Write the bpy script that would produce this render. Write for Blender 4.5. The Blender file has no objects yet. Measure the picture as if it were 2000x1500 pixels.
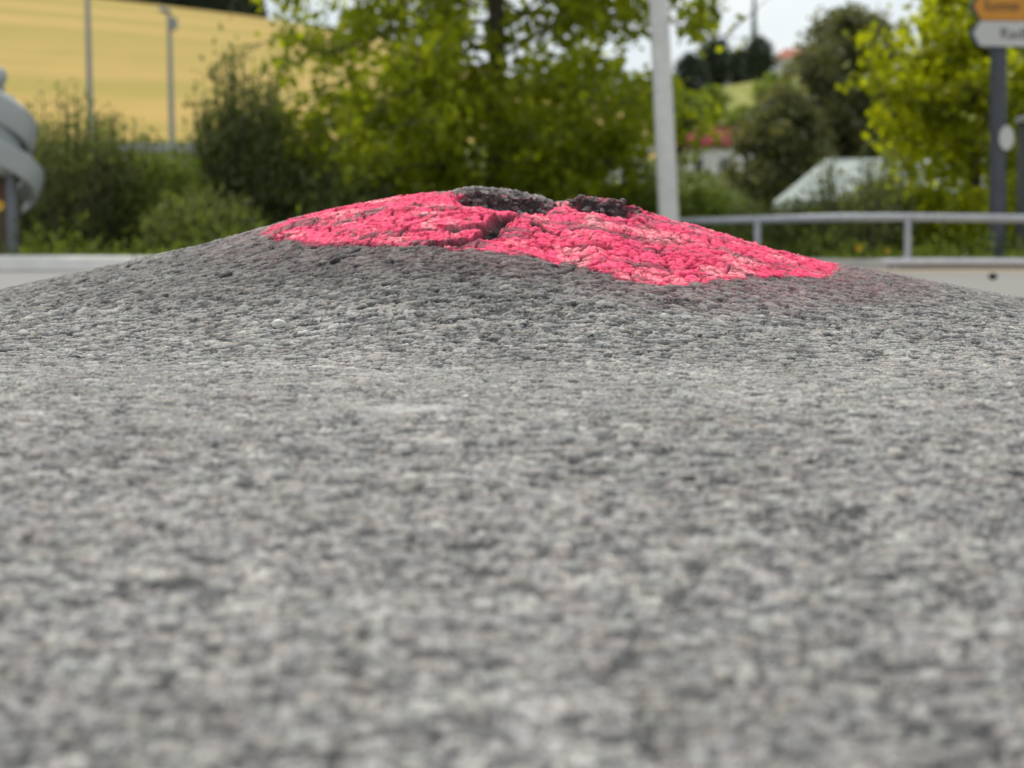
import bpy, math, random
import numpy as np
from mathutils import Vector, Matrix

# ------------------------------------------------------------------ camera, light, exposure
sc = bpy.context.scene
col = sc.collection
CZ = 0.12                       # the lens sits 12 cm above the far road level
F = 77.0
cam_d = bpy.data.cameras.new("camera")
cam = bpy.data.objects.new("camera", cam_d); col.objects.link(cam)
cam_d.sensor_width = 36.0; cam_d.lens = F
cam_d.clip_start = 0.02; cam_d.clip_end = 6000
cam.location = (0, 0, CZ)
cam.rotation_euler = (math.radians(90 - 3.545), 0, 0)
cam_d.dof.use_dof = True
cam_d.dof.focus_distance = 1.98
cam_d.dof.aperture_fstop = 9.6
sc.camera = cam

SUN_EL, SUN_AZ = math.radians(57), math.radians(-28)      # high, a little left and behind the mound
world = bpy.data.worlds.new("World"); sc.world = world; world.use_nodes = True
nt = world.node_tree; nt.nodes.clear()
out = nt.nodes.new("ShaderNodeOutputWorld"); bg = nt.nodes.new("ShaderNodeBackground")
sky = nt.nodes.new("ShaderNodeTexSky"); sky.sky_type = 'NISHITA'; sky.sun_disc = False
sky.sun_elevation = SUN_EL; sky.sun_rotation = SUN_AZ
sky.air_density = 1.0; sky.dust_density = 3.0; sky.ozone_density = 1.0
tc = nt.nodes.new("ShaderNodeTexCoord"); mp = nt.nodes.new("ShaderNodeMapping"); mp.inputs['Scale'].default_value = (1, 1, 3)
nz = nt.nodes.new("ShaderNodeTexNoise"); nz.inputs['Scale'].default_value = 3.0; nz.inputs['Detail'].default_value = 6
cr = nt.nodes.new("ShaderNodeValToRGB")
cr.color_ramp.elements[0].position = 0.30; cr.color_ramp.elements[0].color = (6.6, 7.5, 8.2, 1)
cr.color_ramp.elements[1].position = 0.65; cr.color_ramp.elements[1].color = (9.6, 9.9, 9.9, 1)
mx = nt.nodes.new("ShaderNodeMixRGB"); mx.inputs[0].default_value = 0.86
nt.links.new(tc.outputs['Generated'], mp.inputs['Vector']); nt.links.new(mp.outputs['Vector'], nz.inputs['Vector'])
nt.links.new(nz.outputs['Fac'], cr.inputs['Fac']); nt.links.new(sky.outputs['Color'], mx.inputs[1]); nt.links.new(cr.outputs['Color'], mx.inputs[2])
nt.links.new(mx.outputs['Color'], bg.inputs['Color']); bg.inputs['Strength'].default_value = 0.085
nt.links.new(bg.outputs['Background'], out.inputs['Surface'])

sun_d = bpy.data.lights.new("sun", 'SUN'); sun_d.energy = 2.3; sun_d.angle = math.radians(9); sun_d.color = (1.0, 0.95, 0.87)
sun = bpy.data.objects.new("sun", sun_d); col.objects.link(sun)
sdir = Vector((math.sin(SUN_AZ) * math.cos(SUN_EL), math.cos(SUN_AZ) * math.cos(SUN_EL), math.sin(SUN_EL)))
sun.rotation_euler = sdir.to_track_quat('Z', 'Y').to_euler(); sun.location = (0, 0, 30)
sc.view_settings.view_transform = 'Standard'; sc.view_settings.look = 'None'
sc.view_settings.exposure = 0.38; sc.view_settings.gamma = 1.0

rng = np.random.default_rng(7); random.seed(7)
FP = 4278.0                      # focal length in the 2000-wide photo's pixels
def P(px, py, d):                # a photo position at a distance d -> metres
    return Vector(((px - 1000) / FP * d, d, CZ + (485 - py) / FP * d))

# ------------------------------------------------------------------ helpers
def tag(o, label=None, cat=None, group=None, kind=None):
    if label: o['label'] = label
    if cat: o['category'] = cat
    if group: o['group'] = group
    if kind: o['kind'] = kind
    return o
def empty(name, loc, label=None, cat=None, group=None):
    o = bpy.data.objects.new(name, None); col.objects.link(o); o.location = loc; o.empty_display_size = .1
    return tag(o, label, cat, group)
def link(name, me, mats, parent=None, smooth=True):
    o = bpy.data.objects.new(name, me); col.objects.link(o)
    for m in (mats if isinstance(mats, (list, tuple)) else [mats]): me.materials.append(m)
    if smooth and len(me.polygons): me.polygons.foreach_set('use_smooth', np.ones(len(me.polygons), bool))
    if parent:
        o.parent = parent
    me.update(); return o
def mesh_np(name, V, Fc, n):     # n corners per face
    me = bpy.data.meshes.new(name); V = np.asarray(V, np.float32); Fc = np.asarray(Fc, np.int32)
    me.vertices.add(len(V)); me.vertices.foreach_set('co', V.ravel())
    me.loops.add(Fc.size); me.loops.foreach_set('vertex_index', Fc.ravel())
    me.polygons.add(len(Fc)); me.polygons.foreach_set('loop_start', np.arange(0, Fc.size, n, dtype=np.int32))
    me.update(calc_edges=True); return me
def set_col(me, name, C):
    a = me.color_attributes.new(name, 'FLOAT_COLOR', 'POINT')
    if C.shape[1] == 3: C = np.concatenate([C, np.ones((len(C), 1))], 1)
    a.data.foreach_set('color', C.astype(np.float32).ravel())

class MB:                        # collects simple shapes into one mesh, in the thing's local space
    def __init__(s): s.v = []; s.f = []
    def add(s, vs, fs):
        b = len(s.v); s.v += [tuple(v) for v in vs]; s.f += [tuple(i + b for i in f) for f in fs]
    def box(s, c, d, rot=None):
        c = Vector(c); vs = []
        for z in (-1, 1):
            for x, y in ((-1, -1), (1, -1), (1, 1), (-1, 1)):
                v = Vector((x * d[0] / 2, y * d[1] / 2, z * d[2] / 2))
                if rot: v = rot @ v
                vs.append(c + v)
        s.add(vs, [(3, 2, 1, 0), (4, 5, 6, 7), (0, 1, 5, 4), (1, 2, 6, 5), (2, 3, 7, 6), (3, 0, 4, 7)])
    def tube(s, pts, r, n=12, cap=True):
        pts = [Vector(p) for p in pts]; rs = r if isinstance(r, (list, tuple)) else [r] * len(pts)
        rings = []; up = Vector((0, 0, 1)) if abs((pts[-1] - pts[0]).normalized().z) < .9 else Vector((0, 1, 0))
        for i, p in enumerate(pts):
            t = (pts[min(i + 1, len(pts) - 1)] - pts[max(i - 1, 0)]).normalized()
            a = t.cross(up).normalized(); b = a.cross(t)
            rings.append([p + (a * math.cos(k * 2 * math.pi / n) + b * math.sin(k * 2 * math.pi / n)) * rs[i] for k in range(n)])
        vs = [v for R in rings for v in R]; fs = []
        for i in range(len(pts) - 1):
            for k in range(n): fs.append((i * n + k, i * n + (k + 1) % n, (i + 1) * n + (k + 1) % n, (i + 1) * n + k))
        if cap: fs += [tuple(range(n))[::-1], tuple(range((len(pts) - 1) * n, len(pts) * n))]
        s.add(vs, fs)
    def lathe(s, prof, n=24, c=(0, 0, 0)):
        vs = []; fs = []
        for r, z in prof:
            for k in range(n): vs.append((c[0] + r * math.cos(k * 2 * math.pi / n), c[1] + r * math.sin(k * 2 * math.pi / n), c[2] + z))
        for i in range(len(prof) - 1):
            for k in range(n): fs.append((i * n + k, i * n + (k + 1) % n, (i + 1) * n + (k + 1) % n, (i + 1) * n + k))
        s.add(vs, fs)
    def prism(s, pts, y0, y1):   # outline in x,z extruded along y
        n = len(pts); vs = [(p[0], y0, p[1]) for p in pts] + [(p[0], y1, p[1]) for p in pts]
        s.add(vs, [tuple(range(n)), tuple(range(n, 2 * n))[::-1]] + [(i, (i + 1) % n + 0, (i + 1) % n + n, i + n)[::-1] for i in range(n)])
    def build(s, name, mat, parent=None, smooth=False, bevel=0):
        me = bpy.data.meshes.new(name); me.from_pydata(s.v, [], s.f); me.update()
        o = link(name, me, mat, parent, smooth)
        if smooth: me.set_sharp_from_angle(angle=math.radians(40))
        if bevel:
            b = o.modifiers.new('bevel', 'BEVEL'); b.width = bevel; b.segments = 2; b.limit_method = 'ANGLE'
        return o

def mat(name, c, rough=.7, c2=None, scale=8, bump=0, metal=0, spec=.5, detail=4, coord='Object'):
    m = bpy.data.materials.new(name); m.use_nodes = True; n = m.node_tree; b = n.nodes['Principled BSDF']
    b.inputs['Base Color'].default_value = (*c, 1); b.inputs['Roughness'].default_value = rough
    b.inputs['Metallic'].default_value = metal; b.inputs['Specular IOR Level'].default_value = spec
    if c2 or bump:
        t = n.nodes.new('ShaderNodeTexCoord'); z = n.nodes.new('ShaderNodeTexNoise')
        z.inputs['Scale'].default_value = scale; z.inputs['Detail'].default_value = detail; z.inputs['Roughness'].default_value = .6
        n.links.new(t.outputs[coord], z.inputs['Vector'])
        if c2:
            r = n.nodes.new('ShaderNodeValToRGB'); r.color_ramp.elements[0].position = .35; r.color_ramp.elements[1].position = .65
            r.color_ramp.elements[0].color = (*c, 1); r.color_ramp.elements[1].color = (*c2, 1)
            n.links.new(z.outputs['Fac'], r.inputs['Fac']); n.links.new(r.outputs['Color'], b.inputs['Base Color'])
        if bump:
            u = n.nodes.new('ShaderNodeBump'); u.inputs['Strength'].default_value = bump; u.inputs['Distance'].default_value = .02
            n.links.new(z.outputs['Fac'], u.inputs['Height']); n.links.new(u.outputs['Normal'], b.inputs['Normal'])
    return m
def leaf_mat(name, dark, light, trans=.45):
    m = bpy.data.materials.new(name); m.use_nodes = True; n = m.node_tree; b = n.nodes['Principled BSDF']
    a = n.nodes.new('ShaderNodeVertexColor'); a.layer_name = 'tone'
    s = n.nodes.new('ShaderNodeSeparateColor'); r = n.nodes.new('ShaderNodeMixRGB')
    r.inputs[1].default_value = (*dark, 1); r.inputs[2].default_value = (*light, 1)
    n.links.new(a.outputs['Color'], s.inputs['Color']); n.links.new(s.outputs['Red'], r.inputs[0])
    n.links.new(r.outputs['Color'], b.inputs['Base Color']); b.inputs['Roughness'].default_value = .5
    b.inputs['Specular IOR Level'].default_value = .35
    tr = n.nodes.new('ShaderNodeBsdfTranslucent'); g = n.nodes.new('ShaderNodeMixRGB'); g.blend_type = 'MULTIPLY'; g.inputs[0].default_value = 1
    g.inputs[2].default_value = (1.6, 1.6, .7, 1); n.links.new(r.outputs['Color'], g.inputs[1]); n.links.new(g.outputs['Color'], tr.inputs['Color'])
    mxs = n.nodes.new('ShaderNodeMixShader'); mxs.inputs[0].default_value = trans
    n.links.new(b.outputs[0], mxs.inputs[1]); n.links.new(tr.outputs[0], mxs.inputs[2]); n.links.new(mxs.outputs[0], n.nodes['Material Output'].inputs['Surface'])
    return m

# ------------------------------------------------------------------ value noise / stone cells
def h2(ix, iy, seed):
    n = (ix.astype(np.int64) * 374761393 + iy.astype(np.int64) * 668265263 + seed * 974634777) & 0xffffffff
    n = ((n ^ (n >> 13)) * 1274126177) & 0xffffffff
    n = (n ^ (n >> 16)) & 0xffffffff
    return (n & 0xffffff).astype(np.float32) / 16777216.0
def vn(x, y, seed):
    ix = np.floor(x); iy = np.floor(y); fx = x - ix; fy = y - iy
    fx = fx * fx * (3 - 2 * fx); fy = fy * fy * (3 - 2 * fy)
    a = h2(ix, iy, seed); b = h2(ix + 1, iy, seed); c = h2(ix, iy + 1, seed); d = h2(ix + 1, iy + 1, seed)
    return (a + (b - a) * fx) * (1 - fy) + (c + (d - c) * fx) * fy
def fbm(x, y, seed, o=4):
    r = 0; a = .5; s = 0
    for i in range(o): r = r + a * vn(x, y, seed + i * 17); s += a; x = x * 2.03 + 5.1; y = y * 2.03 + 1.7; a *= .55
    return r / s
def cells(x, y, seed):           # F1, F2-F1 and a random value of the nearest stone
    ix = np.floor(x); iy = np.floor(y); f1 = np.full(x.shape, 9., np.float32); f2 = f1.copy(); idv = np.zeros(x.shape, np.float32)
    for dx in (-1, 0, 1):
        for dy in (-1, 0, 1):
            cx = ix + dx; cy = iy + dy
            px = cx + .1 + .8 * h2(cx, cy, seed); py = cy + .1 + .8 * h2(cx, cy, seed + 5)
            d = np.sqrt((px - x) ** 2 + (py - y) ** 2).astype(np.float32)
            n = d < f1
            f2 = np.where(n, f1, np.minimum(f2, d)); f1 = np.where(n, d, f1); idv = np.where(n, h2(cx, cy, seed + 9), idv)
    return f1, f2 - f1, idv
def sst(a, b, x): t = np.clip((x - a) / (b - a), 0, 1); return t * t * (3 - 2 * t)

# ------------------------------------------------------------------ the road and its mound
_t = np.linspace(-3, 6, 1801)
_b = np.interp(_t, [-3, 0, .4, .73, 1.05, 1.3, 1.6, 1.95, 2.5, 3.2, 4.5, 6], [-.16, -.12, -.083, -.053, -.012, .014, .021, .022, .02, .008, 0, 0])
_k = np.exp(-.5 * (np.arange(-40, 41) * .005 / .055) ** 2); _k /= _k.sum()
_b = np.convolve(np.pad(_b, 40, 'edge'), _k, 'valid')
def base(d): return np.interp(d, _t, _b)
_rx = np.array([-260, -150, 0, 100, 250, 400, 500, 600, 700, 780, 850, 930, 1000, 1045, 1080, 1110, 1150, 1190, 1250, 1350, 1500, 1600, 1700, 1800, 1900, 2000, 2150, 2300])
_ry = np.array([640, 604, 570, 547, 513, 479, 451, 422, 401, 388, 379, 375, 380, 389, 403, 401, 393, 402, 421, 444, 488, 513, 529, 549, 568, 585, 610, 640])
_rX = (_rx - 1000) / FP * 2.4; _rZ = CZ + (485 - _ry) / FP * 2.4
def macro(X, d):
    b = base(d); wig = .03 * (fbm(X * 3 + 7, X * 0 + 2.2, 3, 3) - .5) * 2
    dc = 2.40 + wig - .10 * np.clip(X / .6, -1, 1) ** 2 * 0
    zc = np.interp(X, _rX, _rZ); hb = np.maximum(zc - base(2.4), 0)
    hb = np.where((X < _rX[0]) | (X > _rX[-1]), 0, hb)
    Lf = .64 + .05 * np.sin(X * 5 + 1); t = np.clip((dc - d) / Lf, 0, 1); tb = np.clip((d - dc) / .62, 0, 1)
    front = .5 * (1 + np.cos(np.pi * t ** .84)); back = .5 * (1 + np.cos(np.pi * tb))
    s = np.where(d < dc, front, back)
    return b + hb * s, hb * s, dc
# outline of the pink paint on the road, metres (x, y)
PAINT = [(-0.2628, 2.3425), (-0.2475, 2.2770), (-0.2091, 2.2355), (-0.1547, 2.2050), (-0.1124, 2.1870), (-0.0762, 2.1735), (-0.0607, 2.1640), (-0.0252, 2.1545), (0.0000, 2.1430), (0.0351, 2.1450), (0.0601, 2.1410), (0.0841, 2.1145), (0.1003, 2.0945), (0.1322, 2.0935), (0.1626, 2.1080), (0.1994, 2.1330), (0.2390, 2.1755), (0.2798, 2.2165), (0.3130, 2.2315), (0.3399, 2.3080), (0.3534, 2.4000), (0.2840, 2.4300), (0.1988, 2.4300), (0.1131, 2.4200), (0.0454, 2.3720), (0.0200, 2.3620), (-0.0200, 2.3600), (-0.0700, 2.3680), (-0.1136, 2.4300), (-0.1980, 2.4200), (-0.2468, 2.4000)]
def in_poly(X, Y, poly):
    r = np.zeros(X.shape, bool); n = len(poly)
    for i in range(n):
        x1, y1 = poly[i]; x2, y2 = poly[(i + 1) % n]
        c = ((y1 > Y) != (y2 > Y)) & (X < (x2 - x1) * (Y - y1) / (y2 - y1 + 1e-12) + x1); r ^= c
    return r
def dist_poly(X, Y, poly, closed=True):
    D = np.full(X.shape, 9., np.float32); n = len(poly)
    for i in range(n if closed else n - 1):
        x1, y1 = poly[i]; x2, y2 = poly[(i + 1) % n]; dx, dy = x2 - x1, y2 - y1
        t = np.clip(((X - x1) * dx + (Y - y1) * dy) / (dx * dx + dy * dy + 1e-12), 0, 1)
        D = np.minimum(D, np.hypot(X - x1 - t * dx, Y - y1 - t * dy))
    return D
#@MACRO_END
U = np.linspace(-1, 1, 1240)
ext = np.geomspace(.004, 160, 46)
rows = np.concatenate([-np.geomspace(160, .2, 26), np.arange(0, .4, .02), np.arange(.4, 1.1, .003), np.arange(1.1, 1.8, .002), np.arange(1.8, 2.5, .0013),
                       np.arange(2.5, 3.3, .005), np.geomspace(3.3, 11.62, 60)])
Wd = .255 * np.clip(rows, .3, 3.3) + .11
X = np.concatenate([-(Wd[:, None]) - ext[::-1][None, :], Wd[:, None] * U[None, :], Wd[:, None] + ext[None, :]], 1)
Y = np.repeat(rows[:, None], X.shape[1], 1)
nr, nc = X.shape
z0, hb, dc = macro(X, Y)
fine = (sst(1.12, 1.0, np.abs(X) / Wd[:, None]) * sst(.3, .45, Y) * sst(3.3, 2.9, Y)).astype(np.float32)
# warp, then two sizes of stone
wq = .008 * (fbm(X * 75, Y * 75, 31, 2) - .5) + .0016 * (fbm(X * 330, Y * 330, 33, 2) - .5)
wr = .008 * (fbm(X * 75, Y * 75, 57, 2) - .5) + .0016 * (fbm(X * 330, Y * 330, 59, 2) - .5)
f1, fe, r1 = cells((X + wq) / .0096, (Y + wr * .5) / .0047, 101)
g1, ge, r2 = cells((X + wr) / .0048 + 3.3, (Y + wq * .5) / .0025, 202)
patch = fbm(X * 9, Y * 9, 77, 4); patch2 = fbm(X * 28, Y * 28, 78, 3)
mid = fbm(X * 120, Y * 260, 611, 4); rgh = fbm(X * 420, Y * 420, 612, 3)
big = (r1 > .45)
dome = sst(.02, .17, fe) * (1 - .22 * f1)
small = sst(0, .28, ge)
hst = np.where(big, .0008 + .0019 * dome * (.4 + .6 * (r1 - .45) / .55), .0014 * small * r2)
hst = hst + .0019 * (mid - .5) + .0010 * (rgh - .5)
pit = sst(.60, .78, fbm(X * 85 + 4, Y * 180, 91, 3)); hst = hst - .0030 * pit
top = sst(-.0006, .0011, hst - .0004)                 # worn tops are pale, hollows keep their black binder
hst = hst + .0020 * (patch2 - .5) + .0009 * (vn(X * 620, Y * 900, 619) - .5)
# paint mask with a ragged, speckled rim
inside = in_poly(X, Y, PAINT); dp = dist_poly(X, Y, PAINT) * np.where(inside, 1, -1)
rag = (fbm(X * 55, Y * 55, 401, 4) - .5)
pm = sst(-.003, .003, dp + .026 * rag + .010 * (r1 - .5))
over = sst(-.10 - .06 * sst(.1, .3, X), 0, dp + .02 * rag) * sst(.30, .60, r2 * .5 + .5 * patch2)     # thin overspray
# clumpy crust on the painted side, flaky on the left
c1, ce, cr1 = cells((X + .010 * (fbm(X * 60, Y * 60, 71, 2) - .5)) / .019, (Y + .010 * (fbm(X * 60, Y * 60, 72, 2) - .5)) / .017, 303)
e1, ee, cr2 = cells(X / .0085 + 9, Y / .0085, 304)
rough_zone = sst(-.06, .10, X)
cl = sst(0, .5, ce) ** .8
crust = pm * ((.0006 + .0030 * rough_zone) * cl * (.2 + .8 * cr1) + (.0010 + .0012 * rough_zone) * sst(0, .4, ee) * cr2)
ft = fbm(X * 13 + .6 * fbm(X * 40, Y * 40, 85, 2), Y * 42 + X * 9, 88, 4) * 7; fl_ = np.floor(ft) + sst(0, .22, ft - np.floor(ft))
crust = crust + pm * (.35 + .65 * (1 - rough_zone)) * .0027 * (fl_ - 3.5)
crust = (crust + .0012 * pm) * (.35 + .65 * sst(-.002, .035, dp))
# cracks and broken steps
dark = np.zeros(X.shape, np.float32); dz = np.zeros(X.shape, np.float32)
def crack(pts, w, depth, dk=1.0):
    global dark, dz
    D = dist_poly(X, Y, pts, False) + .010 * (fbm(X * 70, Y * 70, 501, 3) - .5)
    g = sst(w, w * .35, D); dz = dz - depth * g; dark = np.maximum(dark, dk * sst(w * 1.25, w * .5, D))
def step(pts, drop, reach, wdark):   # ground on the near side of the line sinks, the broken face stays dark
    global dark, dz
    xs = [p[0] for p in pts]; ys = [p[1] for p in pts]
    yl = np.interp(X, xs, ys) + .016 * (fbm(X * 45, Y * 20, 611, 3) - .5)
    span = sst(xs[0], xs[0] + .02, X) * sst(xs[-1], xs[-1] - .02, X)
    dd = yl - Y
    dz = dz - drop * span * sst(-.003, .005, dd) * sst(reach, .012, dd)
    dark = np.maximum(dark, span * sst(-.012, -.002, dd) * sst(wdark, wdark * .6, dd + .012 * (fbm(X * 80, Y * 80, 612, 2) - .5)))
crack([(0.0000, 2.2925), (-0.0060, 2.2630), (-0.0182, 2.2235), (-0.0247, 2.2010)], .013, .019)
crack([(-0.0247, 2.2010), (-0.0358, 2.1905), (-0.0560, 2.1765), (-0.0762, 2.1745)], .010, .014, .95)
crack([(-0.0182, 2.2235), (-0.0447, 2.2180), (-0.0616, 2.2130)], .006, .006, .8)
crack([(0.0211, 2.2565), (0.0262, 2.2375), (0.0358, 2.2330)], .006, .010)
crack([(0.0000, 2.2925), (0.0180, 2.3150), (0.0300, 2.3370)], .008, .008, .8)
crack([(0.0595, 2.1810), (0.0843, 2.1840), (0.0990, 2.1740)], .005, .005, .5)
crack([(0.2000, 2.3900), (0.2250, 2.3850), (0.2500, 2.3800)], .007, .008, .8)
crack([(0.1050, 2.3600), (0.1301, 2.3310), (0.1498, 2.2975)], .007, .007, .6)
crack([(-0.2477, 2.2895), (-0.2342, 2.2840)], .006, .007, .8)
crack([(-0.2486, 2.2550), (-0.2322, 2.2475), (-0.1827, 2.2230), (-0.1337, 2.1910)], .0045, .003, .6)
crack([(-0.1756, 2.1695), (-0.1700, 2.1745)], .006, .012, .9)
crack([(.15, 2.408), (.22, 2.400), (.30, 2.388)], .006, .006, .85)
crack([(.10, 2.30), (.14, 2.285), (.17, 2.25)], .005, .006, .7)
dz = dz + .0045 * sst(-.08, -.05, X) * sst(.17, .13, X) * sst(2.365, 2.375, Y) * sst(2.45, 2.40, Y) * sst(.42, .66, fbm(X * 55, Y * 55, 655, 3))
step([(-0.0640, 2.3450), (-0.0300, 2.3520), (0.0000, 2.3450), (0.0250, 2.3520), (0.0480, 2.3600)], .016, .085, .018)
step([(0.0580, 2.3850), (0.0800, 2.3650), (0.1050, 2.3650), (0.1360, 2.3850)], .020, .075, .026)
dz = dz + fine * .004 * sst(.034, .0, np.hypot((X - .088), (Y - 2.39) * .9))
X0g, Y0g = X.copy(), Y.copy()
nF, nE, nR = cells((X + .014 * (fbm(X * 40, Y * 40, 811, 3) - .5)) / .030, (Y + .014 * (fbm(X * 40, Y * 40, 813, 3) - .5)) / .020, 815)
net = pm * sst(.09, .02, nE) * sst(.36, .50, fbm(X * 16, Y * 22, 817, 3))
dz = dz - .0035 * net
loose = dark * (.0035 * cells(X / .009, Y / .009, 333)[1] + .003 * fbm(X * 120, Y * 120, 12, 2))
z = z0 + fine * (hst * (1 - .45 * pm) + .75 * crust * (1 - .8 * dark) + dz + loose)
sl = np.zeros_like(z); sl[1:-1] = np.abs(z[2:] - z[:-2]) / np.maximum(Y[2:] - Y[:-2], 1e-6)
stp = (sst(.6, 1.4, sl) * fine).astype(np.float32)
Y = Y + stp * .005 * (fbm(X * 130 + 3, z * 170, 951, 3) - .5); X = X + stp * .004 * (fbm(X * 130 + 3, z * 170, 977, 3) - .5)
facec = fbm(X0g * 160, z * 200 + Y0g * 60, 991, 3)
# ---- colours of the stones and of the paint
pal = np.array([[.37, .362, .35], [.46, .45, .43], [.40, .375, .34], [.33, .33, .335], [.37, .335, .325], [.14, .14, .145], [.345, .36, .345], [.53, .515, .485]])
k = (r1 * 997.13) % 1.0; wt = np.cumsum([.27, .16, .13, .14, .08, .09, .07, .06])
cA = pal[np.searchsorted(wt, k, side='right').clip(0, 7)]
k2 = (r2 * 613.7) % 1.0; cB = pal[np.searchsorted(wt, k2, side='right').clip(0, 7)] * .88
C = np.where(big[..., None], cA, cB)
C = C * np.array([.875, .86, .84]); C = C * 1.07; bind = np.array([.072, .071, .073])
C = bind + (C - bind) * top[..., None] * (.22 + .78 * sst(.02, .15, np.where(big, fe, ge)))[..., None]
C = C * (.84 + .45 * (patch[..., None] - .1)) * (.80 + .40 * patch2[..., None]) * (.42 + 1.1 * rgh[..., None]) * (.70 + .60 * mid[..., None])
st = sst(.0, 1, 1.15 - np.hypot((X + .068) / .036, (Y - 1.397) / .034) + .5 * (patch2 - .5))[..., None]
C = C * (1 - .8 * st) + np.array([.62, .61, .58]) * .8 * st
# shade on the mound's near slope painted into the colour, with less worn asphalt
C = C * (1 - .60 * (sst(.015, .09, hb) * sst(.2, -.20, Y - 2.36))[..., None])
neon = np.array([.98, .085, .21]); dusty = np.array([.96, .33, .38]); deep = np.array([.62, .012, .05])
mixd = sst(.52, .76, fbm(X * 35, Y * 35, 43, 4))[..., None]
pc = neon + (dusty - neon) * mixd
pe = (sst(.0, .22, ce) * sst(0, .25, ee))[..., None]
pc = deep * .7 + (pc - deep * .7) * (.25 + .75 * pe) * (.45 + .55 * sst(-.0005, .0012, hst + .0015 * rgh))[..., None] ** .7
worn = sst(.575, .65, fbm(X0g * 22 + 3, Y0g * 55, 45, 5) + .10 * (r2 - .5) - .12 * (top - .6))      # bare stone showing through
pc = pc * (1 - .88 * net[..., None])
wm = (pm * (1 - .85 * worn * (1 - .2 * rough_zone)))[..., None]
ov = ((.20 + .22 * sst(.05, .25, X0g)) * over * (1 - pm))[..., None]
C = C * (1 - ov) + np.array([.42, .15, .18]) * ov
barest = C * .8 * (1 - .35 * pm[..., None]) + np.array([.16, .03, .05]) * .6 * pm[..., None]
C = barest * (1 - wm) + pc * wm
dk = dark[..., None]; C = C * (1 - dk) + (np.array([.020, .017, .018]) + np.array([.085, .06, .06]) * (sst(.45, .75, facec))[..., None]) * dk
mean = np.array([.27, .265, .255])
fade = (sst(1.05, .98, np.abs(X) / Wd[:, None]) * sst(3.3, 3.1, Y) * sst(.3, .4, Y))[..., None]
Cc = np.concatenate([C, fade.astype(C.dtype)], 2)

idx = np.arange(nr * nc, dtype=np.int32).reshape(nr, nc)
quads = np.stack([idx[:-1, :-1], idx[:-1, 1:], idx[1:, 1:], idx[1:, :-1]], -1).reshape(-1, 4)
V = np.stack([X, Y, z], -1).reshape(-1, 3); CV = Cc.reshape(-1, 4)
fm = lambda a: (a[:-1, :-1] + a[1:, 1:]).ravel() * .5
isb = (fm(hb) > .010) & (fm(fine) > .5); isp = (fm(pm) > .5) & (fm(fine) > .5)
side = Y[:-1, :-1].ravel() > -200

def asphalt_material():
    m = bpy.data.materials.new('asphalt'); m.use_nodes = True; n = m.node_tree; b = n.nodes['Principled BSDF']; L = n.links.new
    a = n.nodes.new('ShaderNodeVertexColor'); a.layer_name = 'albedo'
    t = n.nodes.new('ShaderNodeTexCoord')
    v = n.nodes.new('ShaderNodeTexVoronoi'); v.inputs['Scale'].default_value = 110; L(t.outputs['Object'], v.inputs['Vector'])
    z1 = n.nodes.new('ShaderNodeTexNoise'); z1.inputs['Scale'].default_value = 3; z1.inputs['Detail'].default_value = 8; L(t.outputs['Object'], z1.inputs['Vector'])
    r = n.nodes.new('ShaderNodeValToRGB'); e = r.color_ramp.elements
    e[0].position = .25; e[0].color = (.17, .17, .165, 1); e[1].position = .8; e[1].color = (.26, .25, .235, 1)
    s = n.nodes.new('ShaderNodeSeparateColor'); L(v.outputs['Color'], s.inputs['Color'])
    ad = n.nodes.new('ShaderNodeMath'); ad.operation = 'MULTIPLY_ADD'; ad.inputs[1].default_value = .35; L(s.outputs['Red'], ad.inputs[0])
    L(z1.outputs['Fac'], ad.inputs[2]); L(ad.outputs[0], r.inputs['Fac'])
    mxx = n.nodes.new('ShaderNodeMixRGB'); L(a.outputs['Alpha'], mxx.inputs[0]); L(r.outputs['Color'], mxx.inputs[1]); L(a.outputs['Color'], mxx.inputs[2])
    z2 = n.nodes.new('ShaderNodeTexNoise'); z2.inputs['Scale'].default_value = 900; z2.inputs['Detail'].default_value = 3; L(t.outputs['Object'], z2.inputs['Vector'])
    mr = n.nodes.new('ShaderNodeMapRange'); mr.inputs['From Min'].default_value = .3; mr.inputs['From Max'].default_value = .7; mr.inputs['To Min'].default_value = .78; mr.inputs['To Max'].default_value = 1.2
    L(z2.outputs['Fac'], mr.inputs['Value'])
    mu = n.nodes.new('ShaderNodeMixRGB'); mu.blend_type = 'MULTIPLY'; mu.inputs[0].default_value = 1; L(mxx.outputs[0], mu.inputs[1]); L(mr.outputs[0], mu.inputs[2])
    L(mu.outputs[0], b.inputs['Base Color']); b.inputs['Roughness'].default_value = .78; b.inputs['Specular IOR Level'].default_value = .25
    bp = n.nodes.new('ShaderNodeBump'); bp.inputs['Strength'].default_value = .35; bp.inputs['Distance'].default_value = .001; L(z2.outputs['Fac'], bp.inputs['Height']); L(bp.outputs[0], b.inputs['Normal'])
    return m
M_road = asphalt_material()
def submesh(name, sel, parent=None):
    q = quads[sel]; u, inv = np.unique(q, return_inverse=True)
    me = mesh_np(name, V[u], inv.reshape(-1, 4), 4); set_col(me, 'albedo', CV[u])
    return link(name, me, M_road, parent)
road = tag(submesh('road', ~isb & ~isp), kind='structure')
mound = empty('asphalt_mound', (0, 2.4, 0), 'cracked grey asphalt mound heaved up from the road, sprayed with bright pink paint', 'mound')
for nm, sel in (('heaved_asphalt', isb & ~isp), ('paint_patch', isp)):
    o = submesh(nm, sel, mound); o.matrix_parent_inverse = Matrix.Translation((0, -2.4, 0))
del V, CV, quads, C, Cc
M_break = mat('fresh_break', (.030, .026, .027), .75, (.22, .17, .165), 110, .4, spec=.5)
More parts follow.
